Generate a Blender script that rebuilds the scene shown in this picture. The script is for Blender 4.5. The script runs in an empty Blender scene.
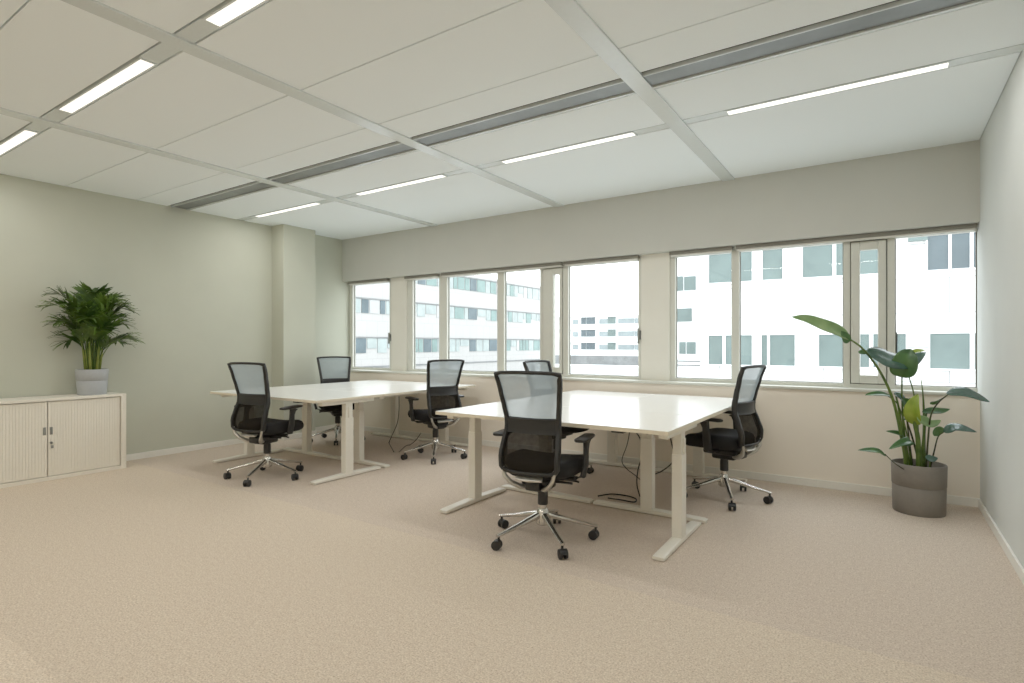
import bpy, bmesh, math, random
from mathutils import Vector, Matrix, Euler
from math import sin, cos, pi, radians
random.seed(7)
COL = bpy.context.scene.collection
V = Vector

# ------------------------------------------------------------------ camera numbers
FPX, CX, HY, CAMZ = 557.0, 512.0, 344.5, 1.25
YAW = math.atan2(371, 557)
FWD = V((-sin(YAW), cos(YAW), 0)); RGT = V((cos(YAW), sin(YAW), 0))
def at(px, py, t):
    """world point seen at pixel (px,py) at depth t; used to take plant and cable stations off the photograph"""
    return V((0, 0, CAMZ)) + (FWD + RGT * ((px - CX) / FPX) + V((0, 0, (HY - py) / FPX)) * 1.0) * t
def at_y(px, py, y):
    d = FWD + RGT * ((px - CX) / FPX) + V((0, 0, (HY - py) / FPX))
    return V((0, 0, CAMZ)) + d * (y / d.y)

# ------------------------------------------------------------------ materials
def srgb(r, g, b):
    f = lambda c: (c / 255) / 12.92 if c / 255 <= .04045 else ((c / 255 + .055) / 1.055) ** 2.4
    return (f(r), f(g), f(b), 1)
def base_mat(name):
    m = bpy.data.materials.new(name); m.use_nodes = True
    nt = m.node_tree
    return m, nt, nt.nodes['Principled BSDF'], nt.nodes['Material Output']
def mat(name, col, rough=.5, metal=0, noise=0, nscale=40, bump=0, bscale=200, spec=None, coat=0):
    m, nt, p, out = base_mat(name)
    p.inputs['Base Color'].default_value = col
    p.inputs['Roughness'].default_value = rough
    p.inputs['Metallic'].default_value = metal
    if spec is not None: p.inputs['Specular IOR Level'].default_value = spec
    if coat: p.inputs['Coat Weight'].default_value = coat
    tc = nt.nodes.new('ShaderNodeTexCoord')
    n = nt.nodes.new('ShaderNodeTexNoise'); n.inputs['Scale'].default_value = nscale; n.inputs['Detail'].default_value = 4
    nt.links.new(tc.outputs['Object'], n.inputs['Vector'])
    r = nt.nodes.new('ShaderNodeValToRGB')
    a = max(noise, .015)
    r.color_ramp.elements[0].position = .3; r.color_ramp.elements[1].position = .7
    r.color_ramp.elements[0].color = (col[0] * (1 - a), col[1] * (1 - a), col[2] * (1 - a), 1)
    r.color_ramp.elements[1].color = (min(1, col[0] * (1 + a)), min(1, col[1] * (1 + a)), min(1, col[2] * (1 + a)), 1)
    nt.links.new(n.outputs['Fac'], r.inputs['Fac']); nt.links.new(r.outputs['Color'], p.inputs['Base Color'])
    if bump:
        n2 = nt.nodes.new('ShaderNodeTexNoise'); n2.inputs['Scale'].default_value = bscale; n2.inputs['Detail'].default_value = 3
        nt.links.new(tc.outputs['Object'], n2.inputs['Vector'])
        b = nt.nodes.new('ShaderNodeBump'); b.inputs['Strength'].default_value = bump; b.inputs['Distance'].default_value = .004
        nt.links.new(n2.outputs['Fac'], b.inputs['Height']); nt.links.new(b.outputs['Normal'], p.inputs['Normal'])
    return m
def emit_mat(name, col, strength):
    m, nt, p, out = base_mat(name)
    p.inputs['Base Color'].default_value = (.9, .9, .9, 1)
    p.inputs['Emission Color'].default_value = col; p.inputs['Emission Strength'].default_value = strength
    return m
def glass_mat(name, tint, gloss=.06):
    m, nt, p, out = base_mat(name); nt.nodes.remove(p)
    t = nt.nodes.new('ShaderNodeBsdfTransparent'); t.inputs['Color'].default_value = tint
    g = nt.nodes.new('ShaderNodeBsdfGlossy'); g.inputs['Roughness'].default_value = .02
    x = nt.nodes.new('ShaderNodeMixShader'); x.inputs['Fac'].default_value = gloss
    nt.links.new(t.outputs[0], x.inputs[1]); nt.links.new(g.outputs[0], x.inputs[2]); nt.links.new(x.outputs[0], out.inputs['Surface'])
    return m
def mesh_mat(name, col, opaque, trans=.5):
    """woven see-through fabric: part clear, part lit cloth that also lets light through"""
    m, nt, p, out = base_mat(name); nt.nodes.remove(p)
    t = nt.nodes.new('ShaderNodeBsdfTransparent')
    d = nt.nodes.new('ShaderNodeBsdfDiffuse'); d.inputs['Color'].default_value = col
    l = nt.nodes.new('ShaderNodeBsdfTranslucent'); l.inputs['Color'].default_value = col
    a = nt.nodes.new('ShaderNodeMixShader'); a.inputs['Fac'].default_value = trans
    nt.links.new(d.outputs[0], a.inputs[1]); nt.links.new(l.outputs[0], a.inputs[2])
    tc = nt.nodes.new('ShaderNodeTexCoord')
    w = nt.nodes.new('ShaderNodeTexNoise'); w.inputs['Scale'].default_value = 30
    nt.links.new(tc.outputs['Object'], w.inputs['Vector'])
    mr = nt.nodes.new('ShaderNodeMapRange')
    mr.inputs['To Min'].default_value = opaque - .04; mr.inputs['To Max'].default_value = opaque + .04
    nt.links.new(w.outputs['Fac'], mr.inputs['Value'])
    x = nt.nodes.new('ShaderNodeMixShader')
    nt.links.new(mr.outputs['Result'], x.inputs['Fac'])
    nt.links.new(t.outputs[0], x.inputs[1]); nt.links.new(a.outputs[0], x.inputs[2]); nt.links.new(x.outputs[0], out.inputs['Surface'])
    return m
def carpet_mat():
    m, nt, p, out = base_mat('carpet')
    N = nt.nodes.new; L = nt.links.new
    tc = N('ShaderNodeTexCoord')
    n = N('ShaderNodeTexNoise'); n.inputs['Scale'].default_value = 130; n.inputs['Detail'].default_value = 4; n.inputs['Roughness'].default_value = .75
    n3 = N('ShaderNodeTexNoise'); n3.inputs['Scale'].default_value = 34; n3.inputs['Detail'].default_value = 3
    L(tc.outputs['Object'], n.inputs['Vector']); L(tc.outputs['Object'], n3.inputs['Vector'])
    r = N('ShaderNodeValToRGB')
    e = r.color_ramp.elements
    e[0].position = .30; e[0].color = srgb(167, 149, 131)
    e[1].position = .72; e[1].color = srgb(247, 234, 216)
    mid = r.color_ramp.elements.new(.5); mid.color = srgb(214, 198, 178)
    L(n.outputs['Fac'], r.inputs['Fac'])
    # carpet widths laid side by side along x: each width has its pile lying a little differently
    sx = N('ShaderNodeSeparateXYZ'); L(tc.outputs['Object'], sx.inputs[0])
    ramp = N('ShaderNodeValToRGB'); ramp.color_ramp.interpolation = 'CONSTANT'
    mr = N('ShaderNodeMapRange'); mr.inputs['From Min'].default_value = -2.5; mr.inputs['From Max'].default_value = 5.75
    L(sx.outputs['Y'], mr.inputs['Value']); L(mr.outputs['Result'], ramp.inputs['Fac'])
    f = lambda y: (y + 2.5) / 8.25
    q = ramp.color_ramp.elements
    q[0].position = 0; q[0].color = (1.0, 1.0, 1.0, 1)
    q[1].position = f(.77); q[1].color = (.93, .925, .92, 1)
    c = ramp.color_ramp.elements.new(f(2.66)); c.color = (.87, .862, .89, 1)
    mx = N('ShaderNodeMix'); mx.data_type = 'RGBA'; mx.blend_type = 'MULTIPLY'; mx.inputs['Factor'].default_value = 1
    L(r.outputs['Color'], mx.inputs['A']); L(ramp.outputs['Color'], mx.inputs['B'])
    mx2 = N('ShaderNodeMix'); mx2.data_type = 'RGBA'; mx2.blend_type = 'OVERLAY'; mx2.inputs['Factor'].default_value = .18
    L(mx.outputs['Result'], mx2.inputs['A']); L(n3.outputs['Fac'], mx2.inputs['B'])
    L(mx2.outputs['Result'], p.inputs['Base Color'])
    p.inputs['Roughness'].default_value = .95; p.inputs['Specular IOR Level'].default_value = .1
    b = N('ShaderNodeBump'); b.inputs['Strength'].default_value = .35; b.inputs['Distance'].default_value = .006
    L(n.outputs['Fac'], b.inputs['Height']); L(b.outputs['Normal'], p.inputs['Normal'])
    return m
def panel_mat(name, col, line, w, h, axis='x'):
    """pale cladding panels with thin joints; axis says which way the wall runs"""
    m, nt, p, out = base_mat(name)
    N = nt.nodes.new; L = nt.links.new
    tc = N('ShaderNodeTexCoord'); s = N('ShaderNodeSeparateXYZ'); c = N('ShaderNodeCombineXYZ')
    L(tc.outputs['Object'], s.inputs[0]); L(s.outputs['X' if axis == 'x' else 'Y'], c.inputs['X']); L(s.outputs['Z'], c.inputs['Y'])
    b = N('ShaderNodeTexBrick'); b.inputs['Scale'].default_value = 1
    b.inputs['Brick Width'].default_value = w; b.inputs['Row Height'].default_value = h
    b.inputs['Mortar Size'].default_value = .012; b.inputs['Mortar Smooth'].default_value = .1
    b.inputs['Color1'].default_value = col; b.inputs['Color2'].default_value = tuple(min(1, x * 1.02) for x in col[:3]) + (1,)
    b.inputs['Mortar'].default_value = line
    L(c.outputs[0], b.inputs['Vector']); L(b.outputs['Color'], p.inputs['Base Color'])
    p.inputs['Roughness'].default_value = .8
    return m
def leaf_mat(name, c1, c2, rough=.4, scale=9, spec=.5):
    m, nt, p, out = base_mat(name)
    N = nt.nodes.new; L = nt.links.new
    tc = N('ShaderNodeTexCoord'); n = N('ShaderNodeTexNoise'); n.inputs['Scale'].default_value = scale
    L(tc.outputs['Object'], n.inputs['Vector'])
    r = N('ShaderNodeValToRGB'); r.color_ramp.elements[0].color = c1; r.color_ramp.elements[1].color = c2
    r.color_ramp.elements[0].position = .35; r.color_ramp.elements[1].position = .65
    L(n.outputs['Fac'], r.inputs['Fac']); L(r.outputs['Color'], p.inputs['Base Color'])
    p.inputs['Roughness'].default_value = rough; p.inputs['Specular IOR Level'].default_value = spec
    tr = N('ShaderNodeBsdfTranslucent'); L(r.outputs['Color'], tr.inputs['Color'])
    x = N('ShaderNodeMixShader'); x.inputs['Fac'].default_value = .25
    L(p.outputs[0], x.inputs[1]); L(tr.outputs[0], x.inputs[2]); L(x.outputs[0], out.inputs['Surface'])
    return m

LIGHT = 27.0
M = dict(
    carpet=carpet_mat(),
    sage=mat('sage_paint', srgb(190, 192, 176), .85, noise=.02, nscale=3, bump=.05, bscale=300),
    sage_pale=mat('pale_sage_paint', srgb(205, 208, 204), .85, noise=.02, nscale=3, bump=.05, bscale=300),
    cream_grey=mat('grey_cream_paint', srgb(196, 196, 188), .8, noise=.015, nscale=3, bump=.04, bscale=300),  # wall cream darkened and cooled: the bulkhead's shade is in the colour
    pier=mat('pier_panel_paint', srgb(226, 223, 212), .6, noise=.015, nscale=3),
    cream=mat('cream_paint', srgb(240, 231, 217), .8, noise=.015, nscale=3, bump=.04, bscale=300),
    white_trim=mat('white_trim', srgb(232, 230, 222), .5),
    tile=mat('ceiling_tile', srgb(240, 247, 249), .9, noise=.03, nscale=300, bump=.05, bscale=500),
    rail=mat('ceiling_rail', srgb(214, 221, 221), .22, spec=1),
    plate=mat('ceiling_void', srgb(120, 118, 110), .9),
    alu=mat('aluminium_diffuser', srgb(134, 138, 138), .45, .6, noise=.16, nscale=4),
    dark=mat('dark_slot', srgb(18, 20, 20), .8),
    frame=mat('window_frame_paint', srgb(208, 208, 198), .45),
    gasket=mat('window_gasket', srgb(120, 118, 108), .6),
    glass=glass_mat('window_glass', (.97, .985, .98, 1), .018),
    blind=mat('blind_aluminium', srgb(120, 117, 106), .5),
    blind_light=mat('blind_white', srgb(215, 213, 204), .5),
    led=emit_mat('led_diffuser', (1, .95, .87, 1), .92),
    table=mat('white_laminate', srgb(240, 239, 235), .22, spec=.5, noise=.01),
    table_edge=mat('cream_edge_band', srgb(222, 212, 190), .5),
    desk_metal=mat('white_powder_coat', srgb(228, 224, 212), .4),
    black=mat('black_plastic', srgb(26, 26, 27), .45),
    fabric=mat('black_seat_fabric', srgb(14, 14, 16), .9, noise=.2, nscale=200, bump=.2),
    back_black=mat('black_back_frame', srgb(20, 20, 19), .5),
    mesh=mesh_mat('grey_back_mesh', srgb(158, 170, 176), .78, .5),
    mesh_low=mesh_mat('dark_back_mesh', srgb(40, 37, 33), .92, .3),
    chrome=mat('polished_aluminium', srgb(205, 203, 198), .18, .95),
    alu_dull=mat('cast_aluminium', srgb(196, 192, 182), .35, .7),
    cab=mat('cabinet_white', srgb(234, 229, 216), .45),
    pot_blue=mat('blue_grey_pot', srgb(168, 172, 175), .6, noise=.03),
    pot_taupe=mat('taupe_grey_pot', srgb(122, 116, 108), .6, noise=.04),
    soil=mat('soil', srgb(45, 34, 25), .95, noise=.4, nscale=60, bump=.6, bscale=60),
    cable=mat('black_cable', srgb(24, 23, 22), .5),
    palm=leaf_mat('palm_leaf', srgb(42, 70, 22), srgb(84, 112, 38), .42),
    palm_light=leaf_mat('palm_leaf_light', srgb(74, 108, 34), srgb(120, 148, 58), .45),
    palm_stem=leaf_mat('palm_stem', srgb(120, 140, 52), srgb(160, 168, 80), .5),
    strel=leaf_mat('strelitzia_leaf', srgb(54, 96, 50), srgb(84, 128, 66), .3, spec=.7),
    strel_dark=leaf_mat('strelitzia_leaf_dark', srgb(56, 90, 76), srgb(78, 112, 98), .17, spec=1),  # dark leaf green with the bluish sheen mixed into the colour
    strel_lime=leaf_mat('strelitzia_leaf_lime', srgb(132, 160, 44), srgb(168, 186, 70), .4),
    strel_grey=leaf_mat('strelitzia_leaf_pale', srgb(122, 156, 96), srgb(156, 182, 124), .35),
    strel_stem=leaf_mat('strelitzia_stem', srgb(62, 92, 34), srgb(112, 136, 60), .45),
    strel_twig=leaf_mat('strelitzia_stem_dark', srgb(48, 52, 30), srgb(76, 84, 44), .45),
    facade=panel_mat('white_facade_panels', srgb(206, 206, 205), srgb(130, 134, 134), 3.6, 1.15, 'x'),
    facade_left=panel_mat('ribbed_facade_panels', srgb(172, 171, 169), srgb(148, 148, 148), 1.2, 3.3, 'y'),
    facade_mid=mat('distant_facade', srgb(232, 234, 234), .8),
    teal=mat('teal_window_glass', srgb(98, 113, 111), .25, noise=.12, nscale=1.2, spec=.3),
    teal_dark=mat('teal_window_glass_dark', srgb(82, 93, 98), .25, noise=.15, nscale=.8, spec=.3),
    teal_pale=mat('pale_window_glass', srgb(132, 142, 144), .3, noise=.12, nscale=.6, spec=.3),
    left_pale=mat('sunlit_glass', srgb(150, 160, 159), .3, noise=.14, nscale=.9, spec=.3),  # left block panes: varied glass tones, picked at random per window
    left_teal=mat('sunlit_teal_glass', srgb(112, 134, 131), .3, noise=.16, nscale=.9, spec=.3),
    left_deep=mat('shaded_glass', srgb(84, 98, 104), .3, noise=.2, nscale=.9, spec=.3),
    left_blind=mat('lowered_blind_glass', srgb(166, 168, 168), .5, noise=.06),
    ext_white=mat('exterior_white_frames', srgb(226, 228, 228), .6),
    roof_grey=mat('grey_roof_edge', srgb(120, 122, 122), .8, noise=.2, nscale=.7),
    ground=mat('pale_roof_gravel', srgb(172, 172, 170), .9, noise=.05, nscale=2),
    metal_grey=mat('grey_handle', srgb(140, 142, 138), .4, .5),
)

# ------------------------------------------------------------------ mesh helpers
class MB:
    def __init__(s): s.bm = bmesh.new()
    def box(s, x0, x1, y0, y1, z0, z1, bevel=0, seg=2, mtx=None):
        t = bmesh.new(); bmesh.ops.create_cube(t, size=1)
        for v in t.verts:
            v.co = V(((x0 + x1) / 2 + v.co.x * (x1 - x0), (y0 + y1) / 2 + v.co.y * (y1 - y0), (z0 + z1) / 2 + v.co.z * (z1 - z0)))
        if bevel: bmesh.ops.bevel(t, geom=t.edges[:], offset=bevel, segments=seg, profile=.5, affect='EDGES')
        if mtx: bmesh.ops.transform(t, matrix=mtx, verts=t.verts[:])
        s.add(t); return s
    def add(s, t):
        me = bpy.data.meshes.new('tmp'); t.to_mesh(me); t.free(); s.bm.from_mesh(me); bpy.data.meshes.remove(me)
    def rings(s, rings, close_u=True, cap0=True, cap1=True):
        vs = [[s.bm.verts.new(p) for p in r] for r in rings]
        n = len(vs[0])
        for a, b in zip(vs, vs[1:]):
            for i in range(n if close_u else n - 1):
                j = (i + 1) % n
                s.bm.faces.new((a[i], a[j], b[j], b[i]))
        if cap0: s.bm.faces.new(list(reversed(vs[0])))
        if cap1: s.bm.faces.new(vs[-1])
        return vs
    def tube(s, pts, r, n=10, cap=True):
        pts = [V(p) for p in pts]
        rs = r if isinstance(r, (list, tuple)) else [r] * len(pts)
        t = (pts[1] - pts[0]).normalized()
        u = t.orthogonal().normalized()
        rr = []
        for i, p in enumerate(pts):
            if i == 0: tt = pts[1] - pts[0]
            elif i == len(pts) - 1: tt = pts[-1] - pts[-2]
            else: tt = pts[i + 1] - pts[i - 1]
            tt.normalize()
            u = (u - tt * u.dot(tt)).normalized(); w = tt.cross(u)
            rr.append([p + (u * cos(2 * pi * k / n) + w * sin(2 * pi * k / n)) * rs[i] for k in range(n)])
        s.rings(rr, True, cap, cap); return s
    def sweep(s, pts, a, b, ref, closed=False, n=10, p=3.0):
        """superellipse section: half-size a across, b along ref"""
        pts = [V(q) for q in pts]; N = len(pts); ref = V(ref).normalized()
        A = a if isinstance(a, (list, tuple)) else [a] * N
        B = b if isinstance(b, (list, tuple)) else [b] * N
        rr = []
        for i in range(N):
            if closed: tt = pts[(i + 1) % N] - pts[i - 1]
            else: tt = pts[min(i + 1, N - 1)] - pts[max(i - 1, 0)]
            tt.normalize(); sd = tt.cross(ref).normalized(); rf = sd.cross(tt).normalized()
            ring = []
            for k in range(n):
                c, d = cos(2 * pi * (k + .5) / n), sin(2 * pi * (k + .5) / n)
                ring.append(pts[i] + sd * A[i] * math.copysign(abs(c) ** (2 / p), c) + rf * B[i] * math.copysign(abs(d) ** (2 / p), d))
            rr.append(ring)
        if closed: rr.append(rr[0]); vs = [[s.bm.verts.new(q) for q in r] for r in rr[:-1]]; vs.append(vs[0])
        else: vs = [[s.bm.verts.new(q) for q in r] for r in rr]
        for x, y in zip(vs, vs[1:]):
            for i in range(n):
                j = (i + 1) % n; s.bm.faces.new((x[i], x[j], y[j], y[i]))
        if not closed: s.bm.faces.new(list(reversed(vs[0]))); s.bm.faces.new(vs[-1])
        return s
    def lathe(s, prof, c=(0, 0, 0), n=40, cap0=True, cap1=True):
        c = V(c)
        s.rings([[c + V((r * cos(2 * pi * k / n), r * sin(2 * pi * k / n), z)) for k in range(n)] for r, z in prof], True, cap0, cap1); return s
    def grid(s, rows):
        s.rings(rows, False, False, False); return s
    def build(s, name, m, parent=None, smooth=None, origin=None):
        bmesh.ops.recalc_face_normals(s.bm, faces=s.bm.faces[:])
        if origin is not None: bmesh.ops.translate(s.bm, vec=-V(origin), verts=s.bm.verts[:])
        me = bpy.data.meshes.new(name); s.bm.to_mesh(me); s.bm.free()
        for q in (m if isinstance(m, (list, tuple)) else [m]): me.materials.append(q)
        if smooth is not None:
            me.polygons.foreach_set('use_smooth', [True] * len(me.polygons))
            if smooth < 180: me.set_sharp_from_angle(angle=radians(smooth))
        o = bpy.data.objects.new(name, me); COL.objects.link(o)
        if origin is not None: o.location = origin
        if parent: o.parent = parent
        return o
def tag(o, label=None, cat=None, group=None, kind=None):
    for k, v in (('label', label), ('category', cat), ('group', group), ('kind', kind)):
        if v: o[k] = v
    return o
def thing(name, label, cat, loc=(0, 0, 0), rz=0, group=None):
    o = bpy.data.objects.new(name, None); COL.objects.link(o); o.location = loc; o.rotation_euler = (0, 0, rz)
    return tag(o, label, cat, group)
def dup(root, loc, rz, label, group=None):
    r = root.copy(); COL.objects.link(r); r.location = loc; r.rotation_euler = (0, 0, rz); r['label'] = label
    if group: r['group'] = group
    for ch in list(root.children):
        c = ch.copy(); COL.objects.link(c); c.parent = r
        for g in list(ch.children):
            d = g.copy(); COL.objects.link(d); d.parent = c
    return r
def struct(name, mb, m, smooth=None):
    o = mb.build(name, m, None, smooth); o['kind'] = 'structure'; return o
def bez(p0, p1, p2, p3, n):
    out = []
    for i in range(n + 1):
        t = i / n; u = 1 - t
        out.append(V(p0) * u ** 3 + V(p1) * 3 * u * u * t + V(p2) * 3 * u * t * t + V(p3) * t ** 3)
    return out
def spline(pts, n=8):
    pts = [V(p) for p in pts]; P = [pts[0] * 2 - pts[1]] + pts + [pts[-1] * 2 - pts[-2]]; out = []
    for i in range(1, len(P) - 2):
        a, b, c, d = P[i - 1:i + 3]
        for k in range(n):
            t = k / n
            out.append(.5 * ((2 * b) + (c - a) * t + (2 * a - 5 * b + 4 * c - d) * t * t + (3 * b - a - 3 * c + d) * t ** 3))
    out.append(pts[-1]); return out

# ------------------------------------------------------------------ room shell
XL, XR, YB, YF, H = -6.76, .62, 5.55, -2.5, 2.82
YO = 5.76                                             # outer side of the window wall
SILL, HEAD = .85, 2.195
struct('floor', MB().box(XL - .1, XR + .1, YF - .1, YO, -.1, 0), M['carpet'])
struct('wall_left', MB().box(XL - .1, XL, YF, YO, 0, H + .1), M['sage'])
struct('wall_right', MB().box(XR, XR + .1, YF, YO, 0, H + .1), M['sage_pale'])
struct('wall_front', MB().box(XL - .1, XR + .1, YF - .1, YF, 0, H + .1), M['cream'])
b = MB()
b.box(XL, XR, YB, YO, 0, SILL)                        # breast wall
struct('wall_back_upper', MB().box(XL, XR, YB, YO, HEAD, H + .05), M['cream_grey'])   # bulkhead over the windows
struct('wall_back_pier', MB().box(-5.838, -5.542, 5.655, YO, SILL, HEAD, .004), M['pier'])
struct('wall_back_pier', MB().box(-2.128, -1.823, 5.655, YO, SILL, HEAD, .004), M['pier'])
struct('wall_back', b, M['cream'])
struct('wall_corner_pier', MB().box(XL, -6.5, 4.39, 4.88, 0, H, .004), M['sage'])
# ceiling: slabs between open joints under a closed plate
BARS = [-4.915, -3.045, -1.222]
xe = [XL] + BARS + [XR]
rows = [(YF, -1.66), (-1.66, -1.105), (-.995, -.35), (-.35, .275), (.275, .895), (.895, 1.395), (1.505, 2.14), (2.14, 2.775), (2.775, 3.092), (3.335, 3.902), (4.0, YB)]
b = MB()
for x0, x1 in zip(xe, xe[1:]):
    for y0, y1 in rows:
        b.box(x0 + .004, x1 - .004, y0 + .004, y1 - .004, H, H + .03, .002, 1)
struct('ceiling', b, M['tile'])
struct('trim_1', MB().box(XL - .1, XR + .1, YF - .1, YO, H + .05, H + .1), M['plate'])
for i, x in enumerate(BARS):
    struct('trim_%d' % (i + 2), MB().box(x - .056, x + .056, YF, YB, H - .012, H + .012, .003), M['rail'])
n = 5
for y0, y1 in ((1.402, 1.498), (3.907, 3.995), (-1.098, -1.002)):
    b = MB(); b.box(XL, XR, y0, y1, H + .001, H + .02)
    struct('trim_%d' % n, b, M['rail']); n += 1
# baseboards
bh = .068
struct('baseboard_back', MB().box(XL, XR, YB - .014, YB, 0, bh, .003), M['white_trim'])
b = MB(); b.box(XL, XL + .014, YF, 4.39, 0, bh, .003); b.box(XL, XL + .014, 4.88, YB, 0, bh, .003)
b.box(XL, -6.486, 4.376, 4.39, 0, bh, .003); b.box(-6.5, -6.486, 4.39, 4.894, 0, bh, .003); b.box(XL, -6.5, 4.88, 4.894, 0, bh, .003)
struct('baseboard_left', b, M['white_trim'])
struct('baseboard_right', MB().box(XR - .014, XR, YF, YB - .014, 0, bh, .003), M['white_trim'])
struct('window_sill', MB().box(XL, XR, YB - .022, 5.70, SILL, SILL + .025, .004), M['frame'])

# ------------------------------------------------------------------ windows
ZB, ZT = SILL + .025, HEAD
def window(idx, x0, x1, panes, vents=(), handle=None):
    root = bpy.data.objects.new('window_%d' % idx, None); COL.objects.link(root); root['kind'] = 'structure'
    b = MB()
    cuts = sorted(panes + [(v[0], v[1]) for v in vents])
    b.box(x0, x1, 5.68, 5.74, ZB, ZB + .032); b.box(x0, x1, 5.68, 5.74, ZT - .05, ZT)
    last = x0
    for a, c in cuts:
        b.box(last, a, 5.677, 5.738, ZB + .001, ZT - .001, .003); last = c
    if x1 - last > .004: b.box(last, x1, 5.677, 5.738, ZB + .001, ZT - .001, .003)
    b.build('window_frame', M['frame'], root)
    for a, c in panes:
        MB().box(a, c, 5.722, 5.728, ZB + .03, ZT - .048).build('pane', M['glass'], root)
        g = MB()
        for q in ((a, a + .008), (c - .008, c)): g.box(q[0], q[1], 5.712, 5.722, ZB + .032, ZT - .05)
        g.box(a, c, 5.712, 5.722, ZB + .032, ZB + .038)
        g.build('gasket', M['gasket'], root)
    for v0, v1, g0, g1 in vents:
        s = MB()
        s.box(v0 + .008, g0, 5.665, 5.725, ZB + .04, ZT - .058, .006); s.box(g1, v1 - .008, 5.665, 5.725, ZB + .04, ZT - .058, .006)
        s.box(g0, g1, 5.667, 5.724, ZB + .04, ZB + .11, .004); s.box(g0, g1, 5.667, 5.724, ZT - .13, ZT - .058, .004)
        so = s.build('vent_sash', M['frame'], root)
        MB().box(g0 - .005, g1 + .005, 5.705, 5.711, ZB + .1, ZT - .12).build('pane', M['glass'], so)
        MB().box(v0, v1, 5.715, 5.738, ZB + .03, ZT - .05).bm.free()
        q = MB(); q.box(v0, v0 + .008, 5.69, 5.738, ZB + .03, ZT - .05); q.box(v1 - .008, v1, 5.69, 5.738, ZB + .03, ZT - .05); q.box(v0, v1, 5.69, 5.738, ZB + .03, ZB + .04); q.box(v0, v1, 5.69, 5.738, ZT - .058, ZT - .05)
        q.build('gasket', M['gasket'], root)
    if handle:
        h = MB(); h.box(handle - .014, handle + .014, 5.655, 5.682, 1.30, 1.40, .005); h.box(handle - .009, handle + .009, 5.625, 5.645, 1.26, 1.42, .006); h.box(handle - .008, handle + .008, 5.64, 5.66, 1.36, 1.38)
        h.build('handle', M['metal_grey'], root)
    return root
window(1, -6.75, -5.838, [(-6.679, -5.893)], handle=-5.862)
window(2, -5.542, -2.128, [(-5.44, -4.957), (-4.82, -4.004), (-3.901, -3.383), (-3.008, -2.168)], [(-3.345, -3.075, -3.2, -3.12)], handle=-2.15)
window(3, -1.823, .62, [(-1.771, -1.223), (-1.154, -.289), (.084, .619)], [(-.24, .03, -.166, -.036)])
BL = [(-6.70, -5.86, 'slim rolled-up grey blind over the small single-pane corner window'),
      (-5.53, -4.93, 'short rolled-up grey blind over the narrow pane right of the first pier'),
      (-4.86, -3.06, 'long rolled-up grey blind over the panes showing the ribbed office block'),
      (-3.03, -2.14, 'rolled-up grey blind over the big pane showing open sky and distant terraces'),
      (-1.81, -1.20, 'short rolled-up grey blind over the pane just right of the second pier'),
      (-1.17, .61, 'long rolled-up grey blind above the tall plant, ending at the right wall')]
for x0, x1, lab in BL:
    t = thing('rolled_blind', lab, 'blind', (0, 0, 0), 0, 'rolled-up blinds at the window heads')
    MB().box(x0, x1, 5.60, 5.655, HEAD - .036, HEAD - .002, .004).build('cassette', M['blind'], t)
    MB().box(x0 + .01, x1 - .01, 5.612, 5.645, HEAD - .052, HEAD - .034, .004).build('bottom_bar', M['blind_light'], t)
# little peg on the breast wall beside the right-hand chair
p = at_y(755, 402, YB)
k = MB(); k.tube([p + V((0, -.0, 0)), p + V((0, -.03, 0))], .008); k.tube([p + V((0, -.03, 0)), p + V((0, -.05, 0))], .014)
tag(k.build('wall_peg', M['metal_grey'], None, 40), 'small grey peg on the wall below the sill behind the right chair', 'peg')

# ------------------------------------------------------------------ ceiling fittings
def lamp(x, y, label):
    t = thing('linear_light', label, 'ceiling light', (x, y, H), 0, 'linear ceiling lights')
    h = MB()
    h.box(-.6, .6, -.047, -.036, -.006, .006); h.box(-.6, .6, .036, .047, -.006, .006); h.box(-.6, -.589, -.036, .036, -.006, .006); h.box(.589, .6, -.036, .036, -.006, .006)
    h.build('housing', M['rail'], t)
    MB().box(-.589, .589, -.036, .036, -.003, .005).build('diffuser', M['led'], t)
    l = bpy.data.lights.new('tube', 'AREA'); l.shape = 'RECTANGLE'; l.size = 1.17; l.size_y = .07; l.color = (1, .975, .94); l.energy = pi * 1.17 * .07 * LIGHT
    o = bpy.data.objects.new('tube', l); COL.objects.link(o); o.parent = t; o.location = (0, 0, -.006)
LX = [-5.80, -3.98, -2.13, -.285]
for x, lab in zip(LX, ['lit ceiling strip light at left edge, first of the row running over the cabinet', 'whole lit strip light up in the ceiling at upper left, between two ceiling rails', 'lit strip light cut by the top edge of the photo, upper left', 'lit strip light above the camera in the near row, by the right wall']):
    lamp(x, 1.45, lab)
for x, lab in zip(LX, ['lit strip light near the windows in front of the corner pier', 'lit strip light near the windows above the left desk group', 'lit strip light near the windows above the right desk group', 'lit strip light near the windows by the right wall, longest in view']):
    lamp(x, 3.951, lab)
for x, lab in zip(LX, ['lit strip light behind the camera over the far left floor', 'lit strip light behind the camera left of centre', 'lit strip light behind the camera right of centre', 'lit strip light behind the camera at the right wall']):
    lamp(x, -1.05, lab)  # unseen row, added as fill light for the room
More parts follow.
